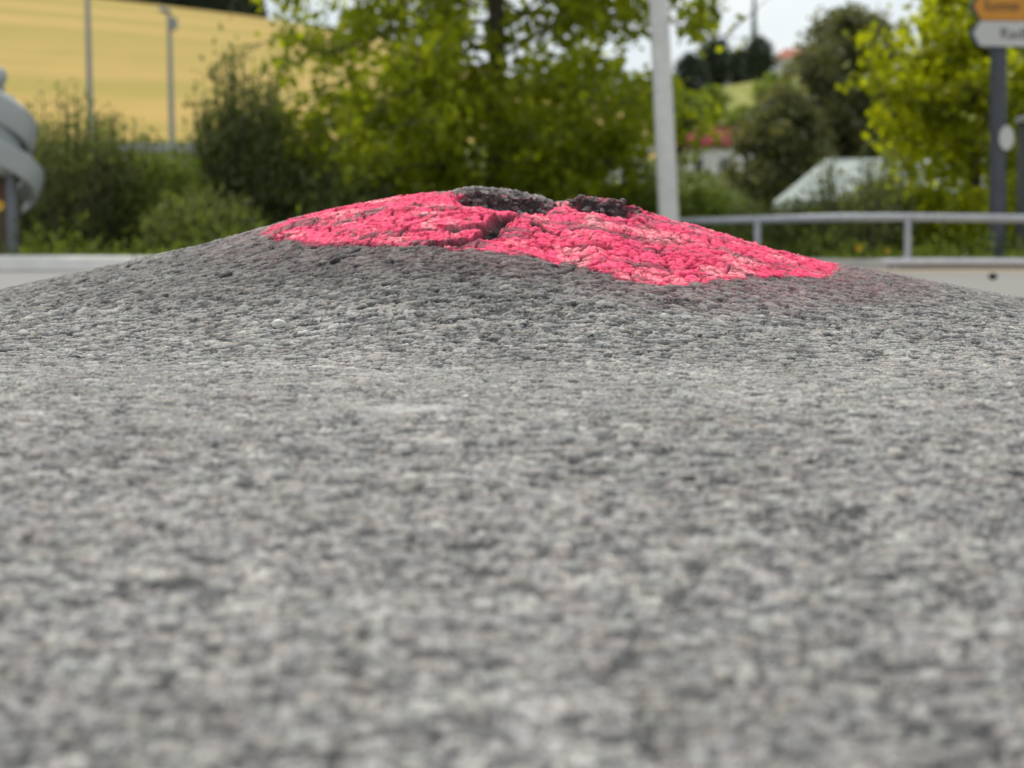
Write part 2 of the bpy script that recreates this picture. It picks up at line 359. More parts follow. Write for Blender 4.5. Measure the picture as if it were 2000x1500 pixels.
def crumbs(line, n, sp, seed):                    # one run of broken asphalt along a torn edge
    vs = []; fs = []; rr = random.Random(seed)
    for i in range(n):
        u = rr.random() * (len(line) - 1); k_ = int(u); u -= k_; a, b_ = line[k_], line[min(k_ + 1, len(line) - 1)]
        x = a[0] + (b_[0] - a[0]) * u + rr.gauss(0, sp * .4); y = a[1] + (b_[1] - a[1]) * u + rr.gauss(0, sp)
        r = rr.choice((.0014, .0018, .0022, .003, .004, .0055)); lift = rr.uniform(-.3, .35)
        b = len(vs); ii = int(np.argmin(np.abs(rows - y))); jj = int(np.argmin(np.abs(X0g[ii] - x))); zz_ = float(z[ii, jj])
        n1, n2 = 4, 6; sc_ = [rr.uniform(.7, 1.5), rr.uniform(.7, 1.3), rr.uniform(.5, 1.0)]
        for a_ in range(n1 + 1):
            th = math.pi * a_ / n1
            for c in range(n2):
                ph = 2 * math.pi * (c + .5 * a_) / n2; q = r * rr.uniform(.6, 1.2)
                vs.append((x + q * sc_[0] * math.sin(th) * math.cos(ph), y + q * sc_[1] * math.sin(th) * math.sin(ph), zz_ + r * lift + q * sc_[2] * math.cos(th)))
        for a_ in range(n1):
            for c in range(n2): fs.append((b + a_ * n2 + c, b + a_ * n2 + (c + 1) % n2, b + (a_ + 1) * n2 + (c + 1) % n2, b + (a_ + 1) * n2 + c))
    me = bpy.data.meshes.new('crumbled_edge'); me.from_pydata(vs, [], fs); me.update()
    o = link('crumbled_edge', me, M_break, mound, False); o.matrix_parent_inverse = Matrix.Translation((0, -2.4, 0)); return o
crumbs([(-.062, 2.345), (-.03, 2.350), (0, 2.345), (.025, 2.349), (.046, 2.357)], 110, .007, 5)['label'] = 'dark crumbled asphalt in the long tear along the crest'
crumbs([(.060, 2.380), (.08, 2.366), (.105, 2.364), (.134, 2.380)], 90, .007, 6)['label'] = 'dark crumbled asphalt in the short tear right of the summit'
crumbs([(.001, 2.285), (-.008, 2.262), (-.017, 2.238), (-.024, 2.222)], 34, .004, 7)['label'] = 'small dark crumbs in the cleft through the pink paint'

def zroad(x, y):
    return float(macro(np.array([x]), np.array([y]))[0][0])
# ------------------------------------------------------------------ terrain beyond the road
cpx = np.array([-9000, -2000, -500, 0, 250, 500, 700, 1000, 1280, 1400, 1540, 1700, 2000, 3500, 9000])
cpy = np.array([200, -200, -60, -12, 14, 44, 75, 160, 215, 170, 148, 130, 150, 250, 330])
bpx = np.array([-9000, 1150, 1450, 9000]); bpy_ = np.array([282, 282, 360, 390])
def terr(px, D):
    yb = np.interp(px, bpx, bpy_); yc = np.interp(px, cpx, cpy); left = sst(1330, 1250, px)
    z70 = CZ + (485 - yb) / FP * 70
    zcl = CZ + (485 - yc) / FP * 260; zcr = CZ + (485 - yc) / FP * 400
    za = np.interp(D, [0, 24, 55, 70], [0, 0, .12, 1]); za = np.where(D < 24, 0, np.where(D < 70, za * z70, 0))
    tl = np.clip((D - 70) / 190, 0, 1); zl = z70 + (zcl - z70) * (tl * 1.0)
    tr = np.clip((D - 70) / 330, 0, 1); z130 = CZ + (485 - 338) / FP * 130; zr = np.where(D < 130, z70 + (z130 - z70) * (D - 70) / 60, z130 + (zcr - z130) * np.clip((D - 130) / 270, 0, 1))
    fl = sst(1200, 330, D); fr = sst(1600, 460, D)
    return np.where(D < 70, za, left * zl * fl + (1 - left) * zr * fr)
def sheet(name, s, D, off, m, kind='structure', zfun=None):
    S, DD = np.meshgrid(s, D); px = 1000 + FP * S; Z = terr(px, DD) + off
    if zfun is not None: Z = Z + zfun(S * DD, DD)
    Vv = np.stack([S * DD, DD, Z], -1).reshape(-1, 3); a, b = S.shape; ix = np.arange(a * b).reshape(a, b)
    q = np.stack([ix[:-1, :-1], ix[:-1, 1:], ix[1:, 1:], ix[1:, :-1]], -1).reshape(-1, 4)
    return tag(link(name, mesh_np(name, Vv, q, 4), m), kind=kind)
M_grass = mat('grass_ground', (.045, .065, .012), .95, (.10, .11, .03), .5, spec=.05)
M_meadow = M_grass
sg = np.concatenate([-np.geomspace(14, .32, 20), np.linspace(-.3, .3, 90), np.geomspace(.32, 14, 20)])
Dg = np.concatenate([np.linspace(11.9, 24, 8), np.linspace(26, 70, 14), np.linspace(75, 470, 60), np.geomspace(500, 4000, 20)])
sheet('ground', sg, Dg, 0, M_grass)
# wheat field with tramlines running across the slope
def field_material():
    m = bpy.data.materials.new('wheat'); m.use_nodes = True; n = m.node_tree; b = n.nodes['Principled BSDF']; L = n.links.new
    t = n.nodes.new('ShaderNodeTexCoord'); mpp = n.nodes.new('ShaderNodeMapping'); mpp.inputs['Scale'].default_value = (.010, .050, 0); mpp.inputs['Rotation'].default_value = (0, 0, .12)
    z = n.nodes.new('ShaderNodeTexNoise'); z.inputs['Scale'].default_value = 1.0; z.inputs['Detail'].default_value = 5
    r = n.nodes.new('ShaderNodeValToRGB'); e = r.color_ramp.elements; e[0].position = .40; e[0].color = (.300, .235, .040, 1); e[1].position = .66; e[1].color = (.435, .285, .078, 1)
    z3 = n.nodes.new('ShaderNodeTexNoise'); z3.inputs['Scale'].default_value = .35; z3.inputs['Detail'].default_value = 6
    L(t.outputs['Object'], mpp.inputs[0]); L(mpp.outputs[0], z.inputs['Vector']); L(t.outputs['Object'], z3.inputs['Vector'])
    ad = n.nodes.new('ShaderNodeMath'); ad.operation = 'MULTIPLY_ADD'; ad.inputs[1].default_value = .34; ad.use_clamp = True
    sb = n.nodes.new('ShaderNodeMath'); sb.operation = 'SUBTRACT'; sb.inputs[1].default_value = .17; L(z.outputs['Fac'], sb.inputs[0])
    L(z3.outputs['Fac'], ad.inputs[0]); L(sb.outputs[0], ad.inputs[2]); L(ad.outputs[0], r.inputs['Fac'])
    L(r.outputs[0], b.inputs['Base Color']); b.inputs['Roughness'].default_value = .9; b.inputs['Specular IOR Level'].default_value = .2
    return m
sheet('wheat_field', np.linspace(-.8, (1300 - 1000) / FP, 60), np.linspace(70.5, 264, 60), 0, field_material(), zfun=lambda x, d: .5 * np.clip((d - 70.5) / 12, 0, 1) * np.clip((266 - d) / 8, 0, 1) - .02)
# light green meadow on the right-hand slope
sheet('meadow', np.linspace((1285 - 1000) / FP, .30, 12), np.linspace(200, 385, 20), .4, mat('meadow_grass', (.17, .19, .04), .9, (.28, .27, .07), .05, spec=.1))
# kerb: one run of pale stones along the far side of the road
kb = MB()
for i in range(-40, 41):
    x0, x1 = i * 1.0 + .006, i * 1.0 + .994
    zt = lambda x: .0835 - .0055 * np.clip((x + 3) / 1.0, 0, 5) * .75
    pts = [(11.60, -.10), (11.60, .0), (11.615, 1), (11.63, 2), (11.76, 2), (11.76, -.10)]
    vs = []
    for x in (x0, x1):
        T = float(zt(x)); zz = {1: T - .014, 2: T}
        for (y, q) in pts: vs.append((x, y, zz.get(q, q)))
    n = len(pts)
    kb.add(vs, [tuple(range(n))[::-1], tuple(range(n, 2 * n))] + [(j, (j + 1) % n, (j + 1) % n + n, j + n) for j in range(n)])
    if i in (-1, 40):
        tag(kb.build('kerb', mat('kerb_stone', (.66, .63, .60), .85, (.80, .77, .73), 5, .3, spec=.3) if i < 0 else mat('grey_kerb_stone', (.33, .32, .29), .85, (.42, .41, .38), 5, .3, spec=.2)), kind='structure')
        kb = MB()
gm = MB(); gm.add([(1.6, 10.7, .006), (60, 10.7, .006), (60, 11.595, .006), (1.6, 11.595, .006)], [(0, 1, 2, 3)])
tag(gm.build('gravel_strip', mat('tan_gravel', (.50, .38, .24), .9, (.38, .30, .21), 30, .3)), kind='structure')
pm_ = MB(); pm_.add([(-60, 11.3, .004), (-1.2, 11.3, .004), (-1.2, 11.595, .004), (-60, 11.595, .004)], [(0, 1, 2, 3)])
tag(pm_.build('gutter_shade', mat('gutter_shade_tone', (.15, .15, .12), .9, (.21, .20, .16), 12)), kind='structure')  # dark strip standing in for the shadow in the gutter below the kerb
pv = MB(); pv.add([(.95, 4.3, .0045), (60, 4.3, .0045), (60, 10.69, .0045), (.95, 10.69, .0045)], [(0, 1, 2, 3)])
tag(pv.build('pavement', mat('pale_concrete', (.205, .20, .182), .85, (.25, .24, .22), 7, .1, spec=.2)), kind='structure')

# ------------------------------------------------------------------ plants
def leaf_mesh(name, Pc, size, aspect=.55, droop=0, tone=None, up=None):
    N = len(Pc); Pc = np.asarray(Pc)
    a = rng.normal(size=(N, 3)); 
    if up is not None: a = a * .55 + up
    a[:, 2] -= droop; a /= np.linalg.norm(a, axis=1, keepdims=True)
    b = rng.normal(size=(N, 3)); b -= (b * a).sum(1, keepdims=True) * a; b /= np.linalg.norm(b, axis=1, keepdims=True)
    c = np.cross(a, b); s = (size * rng.uniform(.6, 1.35, N))[:, None]
    v0 = Pc - a * s * .5; v2 = Pc + a * s * .5; m = Pc - a * s * .05
    v1 = m + b * s * aspect * .5 + c * s * .12; v3 = m - b * s * aspect * .5 + c * s * .12
    Vv = np.stack([v0, v1, v2, v3], 1).reshape(-1, 3); i = np.arange(N)[:, None] * 4
    T = np.concatenate([i + [[0, 1, 2]], i + [[0, 2, 3]]], 1).reshape(-1, 3)
    me = mesh_np(name, Vv, T, 3)
    tn = rng.uniform(0, 1, N) if tone is None else np.clip(tone + rng.normal(0, .22, N), 0, 1)
    tn = np.repeat(tn, 4)[:, None]; set_col(me, 'tone', np.concatenate([tn, tn, tn], 1)); return me
M_bark = mat('bark', (.07, .055, .04), .9, (.12, .10, .075), 40, .4)
M_twig = mat('twig', (.06, .06, .028), .9, (.10, .09, .045), 30)
G = {'maple': leaf_mat('maple_leaf', (.135, .165, .010), (.37, .405, .022), .58),
     'bright': leaf_mat('bright_leaf', (.18, .205, .006), (.46, .485, .014), .55),
     'olive': leaf_mat('olive_leaf', (.085, .105, .036), (.21, .24, .085), .45),
     'dark': leaf_mat('dark_leaf', (.06, .085, .026), (.17, .20, .06), .42),
     'grey': leaf_mat('grey_leaf', (.085, .092, .040), (.20, .20, .095), .42),
     'mid': leaf_mat('mid_leaf', (.085, .13, .024), (.23, .28, .055), .48),
     'pine': leaf_mat('needle', (.022, .036, .020), (.05, .07, .038), .15)}
def noise3(p, f, seed): return (vn(p[:, 0] * f + p[:, 1] * f * .7, p[:, 2] * f, seed) + vn(p[:, 1] * f + 9, p[:, 2] * f - p[:, 0] * f * .5, seed + 3)) * .5

def tree(name, label, loc, height, rad, leafk, leaf, nb=60, per=26, low=.10, trunk_r=.05, group=None, elev=(5, 35), cat='tree', rise=1.0, gaps=.42, sec=8, top_pow=.6, lean=0, clip=None):
    root = empty(name, loc, label, cat, group)
    t = MB(); t.tube([(0, 0, -.05), (.01, 0, height * .3), (-.02 + lean * .5, .02, height * .65), (lean, 0, height * .96)], [trunk_r * 1.25, trunk_r, trunk_r * .65, trunk_r * .2], 10)
    t.build('trunk', M_bark, root, True)
    L = MB(); pts = []; tones = []
    for i in range(nb):
        f = low + (1 - low) * (i + random.random()) / nb; h = height * f
        az = i * 2.399 + random.uniform(-.4, .4); q = (f - low) / (1 - low)
        ln = rad * (math.sin(math.pi * min(1, .28 + .72 * q) ** 1.0) ** top_pow if q > .3 else (.62 + 1.25 * q)) * random.uniform(.75, 1.08)
        el = math.radians(random.uniform(*elev)) * (1 if q > .2 else .35)
        st = Vector((lean * q, 0, h * .97)); dr = Vector((math.cos(az) * math.cos(el), math.sin(az) * math.cos(el), math.sin(el) * rise))
        mid = st + dr * ln * .55; end = st + dr * ln + Vector((0, 0, -.10 * ln))
        L.tube([st, mid, end], [trunk_r * .24, trunk_r * .13, trunk_r * .04], 5, False)
        ct = random.uniform(.2, .8)
        for j in range(sec):
            u = .25 + .75 * (j + random.random()) / sec; p0 = st.lerp(mid, u / .55) if u < .55 else mid.lerp(end, (u - .55) / .45)
            sd = Vector((random.gauss(0, 1), random.gauss(0, 1), random.gauss(.1, .6))).normalized() * ln * random.uniform(.12, .32)
            p1 = p0 + sd; L.tube([p0, p1], [trunk_r * .1, trunk_r * .03], 4, False)
            n = per; uu = rng.uniform(.2, 1.15, n)[:, None]
            pts.append(np.array(p0)[None] * (1 - uu) + np.array(p1)[None] * uu + rng.normal(0, leaf * .95, (n, 3)))
            tones.append(np.full(n, np.clip(ct + random.uniform(-.3, .3), 0, 1)))
    L.build('branch', M_twig, root, True)
    pts = np.concatenate(pts); tones = np.concatenate(tones)
    keep = noise3(pts, 2.6 / rad, 5 + int(rad * 100) % 50) > gaps * .8
    keep |= rng.random(len(pts)) < .12
    if clip: keep &= np.hypot(pts[:, 0] * (1 + .06 * (pts[:, 0] < 0)), pts[:, 1]) < clip * (.93 + .14 * vn(pts[:, 2] * 5, pts[:, 1] * 3, 3))
    link('crown', leaf_mesh('crown', pts[keep], leaf, .8, .35, tones[keep]), G[leafk], root, False)
    return root
def shrub(name, label, loc, w, h, leafk, leaf, nst=70, per=45, group=None, fan=.55, aspect=.4, dep=None, spiky=.35, cat='shrub', bottom=.03):
    root = empty(name, loc, label, cat, group); S = MB(); pts = []; ups = []; tones = []
    dep = dep or w * .8
    for i in range(nst):
        ang = random.uniform(0, 2 * math.pi); r = math.sqrt(random.random())
        bx, by = math.cos(ang) * r * w * .22, math.sin(ang) * r * dep * .22
        ex, ey = math.cos(ang) * r * w * fan, math.sin(ang) * r * dep * fan
        hh = h * (1 - spiky * r * r) * random.uniform(.66, 1.0) if i > 5 else h * random.uniform(.92, 1.02) * (1 - .2 * r)
        a = Vector((bx, by, 0)); m = Vector(((bx + ex) * .55, (by + ey) * .55, hh * .55)); e = Vector((ex, ey, hh))
        S.tube([a, m, e], [.008, .006, .002], 4, False)
        n = per; u = rng.uniform(bottom, 1, n) ** .9; u = u[:, None]
        a_, m_, e_ = (np.array(q)[None] for q in (a, m, e))
        p = (1 - u) ** 2 * a_ + 2 * u * (1 - u) * m_ + u ** 2 * e_
        sp = leaf * (1.9 - 1.0 * u) * (1 + .5 * (w > 1))
        pts.append(p + rng.normal(0, 1, (n, 3)) * sp); tones.append(np.full(n, random.uniform(.1, .9)))
        ups.append(np.repeat(((e_ - m_) / np.linalg.norm(e_ - m_)), n, 0))
    S.build('stem', M_twig, root, True)
    pts = np.concatenate(pts); pts[:, 2] = np.abs(pts[:, 2])
    link('foliage', leaf_mesh('foliage', pts, leaf, aspect, 0, np.concatenate(tones), np.concatenate(ups)), G[leafk], root, False)
    return root
def at(px, D, z=0): return Vector(((px - 1000) / FP * D, D, z))
S13 = FP / 13.0
#@PLANTS
# central young maple
tree('maple_tree', 'tall leafy green maple with a slim dark trunk standing right behind the mound', at(968, 14), 4.4, 1.92, 'maple', .066, nb=110, per=46, clip=1.63, low=.085, trunk_r=.055, elev=(-8, 26), gaps=.475, sec=11)
# bright tree on the right, behind the signpost
tree('small_maple', 'bright yellow-green small maple behind the dark signpost', at(1900, 13.4), 1.72, .80, 'bright', .058, nb=62, per=30, low=.05, trunk_r=.03, elev=(10, 50), gaps=.36, sec=8)
# grey-green willow further back
tree('willow_tree', 'dull grey-green round willow behind the rail, left of the bright maple', at(1655, 30), 3.3, 1.34, 'grey', .085, nb=80, per=40, low=.04, trunk_r=.07, elev=(10, 55), gaps=.25, sec=9)
tree('willow_tree', 'low dull grey-green willow filling the gap left of the round willow', at(1530, 29), 2.15, .85, 'grey', .085, nb=50, per=34, low=.04, trunk_r=.05, elev=(10, 50), gaps=.25, sec=8)
tree('willow_tree', 'grey-green willow crown half hidden behind the bright maple', at(1830, 31), 2.6, 1.25, 'grey', .085, nb=60, per=34, low=.04, trunk_r=.06, elev=(10, 50), gaps=.25, sec=8)
GS = 'shrubs along the far kerb'
sh = [
 (20, 13.3, .75, .98, 'olive', 'dark olive shrub partly hidden by the grey spiral', .04),
 (130, 13.0, .74, 1.14, 'olive', 'olive shrub with the tallest upright shoots on the left, beside the spiral', .036),
 (240, 13.2, .78, .98, 'olive', 'olive feathery shrub in front of the thin far-left pole', .036),
 (330, 13.1, .55, .72, 'mid', 'low mid-green shrub below the far lamp post', .04),
 (468, 13.3, .60, 1.42, 'dark', 'tall pointed dark green shrub rising into the wheat field', .046),
 (560, 13.4, .74, 1.02, 'dark', 'dense dark green shrub between the pointed shrub and the maple', .046),
 (670, 13.2, .70, .66, 'dark', 'low dark green shrub behind the left slope of the mound', .046),
 (400, 12.7, .66, .48, 'olive', 'low grey-green shrub at the foot of the pointed shrub', .04),
 (790, 13.5, .62, .48, 'mid', 'green shrub left of the maple trunk', .05),
 (1095, 13.6, .60, .42, 'mid', 'green shrub just right of the maple trunk', .05),
 (1245, 13.6, .50, .56, 'mid', 'green shrub behind the white pole', .05),
 (1378, 13.4, .56, .50, 'mid', 'green shrub below the red-roofed house', .05),
 (1500, 12.9, .50, .40, 'olive', 'low dark shrub behind the first rail post', .04),
 (1610, 13.0, .52, .44, 'dark', 'low dark shrub left of the second rail post', .04),
 (1715, 13.1, .40, .62, 'olive', 'low olive shrub touching the second rail post in front of the pale shed', .04),
 (1985, 12.7, .50, .60, 'bright', 'low yellow-green shrub at the foot of the signpost', .05)]
shrub('sapling', 'sparse olive sapling in front of the pale shed, left half of its roof', at(1668, 12.7), .62, .74, 'olive', .042, nst=22, per=34, fan=.55, spiky=.3)
for (px, D, w, h, k, lab, lf) in sh:
    n = int(60 * (w * h / .5) ** .5) + 25
    shrub('shrub', lab, at(px, D), w, h, k, lf, nst=n, per=76, group=GS, fan=.52, aspect=.42 if k != 'mid' else .6, spiky=.4)
# continuous undergrowth
def scatter(name, x0, x1, d0, d1, hh, n, k, leaf, label=None):
    p = np.stack([rng.uniform(x0, x1, n), rng.uniform(d0, d1, n), np.abs(rng.normal(0, hh, n))], 1)
    p[:, 2] *= .5 + vn(p[:, 0] * 4, p[:, 0] * 0, 8)
    o = link(name, leaf_mesh(name, p, leaf, .3, 0, None, np.tile([[0, 0, 1.0]], (n, 1))), G[k]); return tag(o, kind='stuff')
scatter('undergrowth', -5, 5, 12.0, 13.6, .10, 26000, 'mid', .05)
scatter('grass', -6, 6, 11.80, 12.3, .035, 16000, 'mid', .05)

# far trees
GF = 'dark conifers along the top of the wheat field'
proto = None
def conifer(name, label, loc, h, r, n=2600, k='pine', group=None, leaf=.42):
    root = empty(name, loc, label, 'tree', group)
    t = MB(); t.tube([(0, 0, -.3), (0, 0, h * .5), (0, 0, h * .97)], [r * .10, r * .06, .02], 7); t.build('trunk', M_bark, root, True)
    f = rng.random(n) ** .8; rr = r * (1 - f) ** .75 * (.55 + .45 * np.abs(np.sin(f * 26))) * rng.uniform(.3, 1, n) ** .5; a = rng.uniform(0, 2 * math.pi, n)
    p = np.stack([rr * np.cos(a), rr * np.sin(a), h * (.04 + .96 * f)], 1)
    link('crown', leaf_mesh('crown', p, leaf, .5, .4), G[k], root, False); return root
def copy_tree(o):
    c = o.copy(); col.objects.link(c)
    for ch in o.children:
        d = ch.copy(); col.objects.link(d); d.parent = c
    return c
def ground_z(px, D): return float(terr(np.array([float(px)]), np.array([float(D)]))[0])
xs = [150, 195, 232, 262, 290, 318, 345, 376, 402, 430, 458, 486, 508]
for i, px in enumerate(xs):
    D = 266 + (i * 7) % 11; loc = Vector(((px - 1000) / FP * D, D, ground_z(px, D)))
    if proto is None: proto = conifer('conifer', '', loc, 8.5, 2.3, group=GF, leaf=.7); o = proto
    else: o = copy_tree(proto)
    o.location = loc; o.rotation_euler.z = i * 1.3; o.scale = [.75 + .12 * ((i * 5) % 4)] * 3
    o['label'] = 'dark conifer standing in the row along the top edge of the wheat field'; o['group'] = GF
# right-hand hill
o = conifer('cypress_tree', 'very narrow dark spire-like tree alone against the sky', Vector(((1469 - 1000) / FP * 380, 380, ground_z(1469, 380))), 14.6, .75, 1500, leaf=.6)
GH = 'round dark trees on the far hilltop'
hp = None
for i, (px, D, s, lab) in enumerate([(1345, 372, 1.0, 'round dark tree on the hilltop just right of the white pole'), (1395, 385, 1.15, 'round dark tree on the hilltop left of the spire tree'),
                                (1440, 378, .8, 'small round dark tree on the hilltop left of the spire tree'), (1478, 372, 1.0, 'round dark tree on the hilltop at the foot of the spire tree'),
                                (1625, 380, .9, 'round dark tree on the hilltop right of the far white house')]):
    loc = Vector(((px - 1000) / FP * D, D, ground_z(px, D)))
    if hp is None: hp = tree('hill_tree', lab, loc, 7.0, 3.2, 'pine', .55, nb=40, per=16, low=.08, trunk_r=.25, group=GH, gaps=.1, sec=6); o = hp
    else: o = copy_tree(hp)
    o.location = loc; o.scale = (s, s, s); o['label'] = lab; o['group'] = GH; o.rotation_euler.z = i
for i, (px, D, s, lab) in enumerate([(1330, 190, .9, 'bright green round tree on the slope above the red-roofed house'), (1450, 170, .62, 'bright green bushy tree right above the red-roofed house'), (1235, 150, .6, 'green tree on the slope seen through the maple'), (1385, 208, .85, 'green tree at the foot of the meadow above the left of the red roof'), (1512, 203, 1.0, 'green tree at the right end of the meadow beside the dark willow')]):
    loc = Vector(((px - 1000) / FP * D, D, ground_z(px, D)))
    if i == 0: o = gp = tree('slope_tree', lab, loc, 4.0, 2.6, 'mid', .32, nb=40, per=20, low=.08, trunk_r=.2, group='green trees on the far slope', gaps=.1, sec=6)
    else: o = copy_tree(gp)
    o.location = loc; o.scale = (s, s, s); o['label'] = lab; o.rotation_euler.z = i * 2

# ------------------------------------------------------------------ buildings
M_white = mat('white_render', (.86, .84, .80), .8, (.78, .76, .72), 1.5)
M_red = mat('red_tiles', (.20, .030, .030), .85, (.15, .025, .025), 3, .3, spec=.1); M_orange = mat('orange_tiles', (.42, .15, .09), .8)
M_glass = mat('window_glass', (.03, .04, .045), .15); M_frame = mat('window_frame', (.6, .6, .58), .6)
M_grey = mat('grey_panel', (.55, .58, .57), .6, (.42, .46, .44), 2.5)
def house(name, label, px, ztop_y, D, w, wall_h, roof_h, roofm, wallm, nwin, dep=5, over=.35, yaw=0, group=None):
    zb = CZ + (485 - ztop_y) / FP * D - wall_h - roof_h
    root = empty(name, ((px - 1000) / FP * D, D, zb), label, 'house' if 'shed' not in name else 'shed', group); root.rotation_euler.z = yaw
    b = MB(); b.box((0, dep / 2, wall_h / 2 - .5), (w, dep, wall_h + 1)); b.build('wall', wallm, root)
    r = MB(); t = .14; r.prism([(-0, 0)] * 0 or [(0, 0), (0, 0)], 0, 0) if False else None
    hw, hd = w / 2 + over, dep / 2 + over
    R = MB(); c = dep / 2; rw = hw - hd * .5
    for zo, flip in ((0, 0), (t, 1)):
        vs = [(-hw, c - hd, wall_h + zo), (hw, c - hd, wall_h + zo), (hw, c + hd, wall_h + zo), (-hw, c + hd, wall_h + zo), (-rw, c, wall_h + roof_h + zo), (rw, c, wall_h + roof_h + zo)]
        R.add(vs, [(0, 1, 5, 4), (1, 2, 5), (2, 3, 4, 5), (3, 0, 4)])
    R.add([(-hw, c - hd, wall_h), (hw, c - hd, wall_h), (hw, c + hd, wall_h), (-hw, c + hd, wall_h), (-hw, c - hd, wall_h + t), (hw, c - hd, wall_h + t), (hw, c + hd, wall_h + t), (-hw, c + hd, wall_h + t)],
          [(0, 1, 5, 4), (1, 2, 6, 5), (2, 3, 7, 6), (3, 0, 4, 7)])
    R.build('roof', roofm, root)
    for i in range(nwin):
        x = -w / 2 + w * (i + .5) / nwin; ww = w / nwin * .38; wh = wall_h * .42
        f = MB(); f.box((x, -.03, wall_h * .55), (ww, .10, wh)); fo = f.build('window', M_frame, root)
        g = MB()
        for sx in (-1, 1): g.box((x + sx * ww * .235, -.09, wall_h * .55), (ww * .40, .03, wh * .84))
        g.build('pane', M_glass, fo)
    return root
house('house', 'white house with dark red roof seen through leaves right of the white pole', 1440, 252, 112, 5.4, 2.1, .95, M_red, M_white, 4, yaw=.05)
house('house', 'small white house with orange roof on the far hilltop right of the spire tree', 1556, 98, 384, 5.2, 2.8, 1.7, M_orange, M_white, 2, yaw=.3)
house('house', 'low white house glimpsed between maple leaves left of the white pole', 1185, 276, 63.5, 2.0, 1.1, .35, mat('grey_tiles', (.35, .35, .36), .8), M_white, 3)
# pale hipped shed behind the rail
SH = 21.0
house('garden_shed', 'pale grey-white shed with sloping hip roof behind the steel rail', 1800, 333, SH, 2.30, .48, .42, mat('pale_roof', (.14, .18, .15), .6, (.42, .45, .42), 6, spec=.2), M_grey, 3, dep=1.5, over=.10)

# ------------------------------------------------------------------ street furniture
M_pole = mat('white_paint', (.66, .65, .61), .45, (.56, .55, .52), 12, .05)
M_steel = mat('galvanised', (.42, .43, .46), .42, (.33, .34, .37), 25, .05, metal=.45)
M_dark = mat('dark_steel', (.040, .046, .058), .5, (.055, .062, .075), 9)
M_greyp = mat('grey_metal', (.23, .24, .25), .5, (.29, .30, .31), 6)
M_farpole = mat('grey_pole', (.30, .31, .31), .6)
root = empty('flag_pole', at(1311, 12.0), 'thick round white-painted pole rising out of frame behind the pink mound', 'pole')
m = MB(); m.tube([(0, 0, 0), (-.068, 0, 1.3), (-.26, 0, 5)], [.056, .053, .040], 24); m.build('pole', M_pole, root, True)
m = MB(); m.lathe([(0.0, .02), (.11, .02), (.11, .0), (.0, .0)], 24); m.lathe([(.075, .02), (.075, .10), (.057, .10)], 24); m.build('base_plate', M_greyp, root, True)
m = MB(); m.lathe([(.041, 0), (.055, .02), (.05, .07), (.0, .09)], 16, (-.26, 0, 4.99)); m.build('cap', M_greyp, root, True)
for (px, top, lab, D) in ((184, -60, 'tall thin grey pole before the wheat field, left of the lamp post', 52), (342, 30, 'thin grey lamp post with a small head in front of the wheat field', 56)):
    zb = ground_z(px, D); h = CZ + (485 - top) / FP * D - zb
    root = empty('lamp_post', ((px - 1000) / FP * D, D, zb), lab, 'lamp post', 'thin lamp posts before the wheat field')
    m = MB(); m.tube([(0, 0, -.2), (-.05, 0, h * .6), (-.08, 0, h)], [.085, .07, .055], 12); m.build('pole', M_farpole, root, True)
    m = MB(); m.tube([(-.08, 0, h), (-.12, -.05, h + .05), (-.26, -.25, h + .06)], [.05, .08, .06], 10); m.box((.02, -.02, h - .28), (.20, .2, .30)); m.build('lamp_head', M_farpole, root, True)
# steel railing
root = empty('railing', at(1700, 11.67, .07), 'low galvanised steel tube railing standing on the kerb at the right', 'railing')
R0 = root.location
def loc_(px, py, D): return P(px, py, D) - R0
m = MB(); m.tube([loc_(1225, 438, 12.35), loc_(1330, 433.5, 12.15), loc_(1480, 429, 11.95), loc_(1640, 425, 11.75), loc_(1770, 424.5, 11.68), loc_(2000, 427, 11.68), loc_(2400, 432, 11.68)], .0215, 14)
m.build('top_rail', M_steel, root, True)
m = MB(); m.tube([loc_(1225, 524, 12.35), loc_(1640, 514, 11.75), loc_(1770, 511, 11.58), loc_(2400, 511, 11.58)], .019, 14)
m.build('bottom_rail', mat('bright_steel', (.62, .62, .66), .4, (.52, .52, .56), 25, .05, metal=.2), root, True)
for px, D in ((1478, 11.95), (1771, 11.68), (2085, 11.68), (2390, 11.68)):
    m = MB(); t = loc_(px, 428, D); b = loc_(px, 512, D); m.tube([t, b], .020, 12)
    m.lathe([(.05, 0), (.05, .008), (.024, .008)], 14, b); m.build('post', M_steel, root, True)
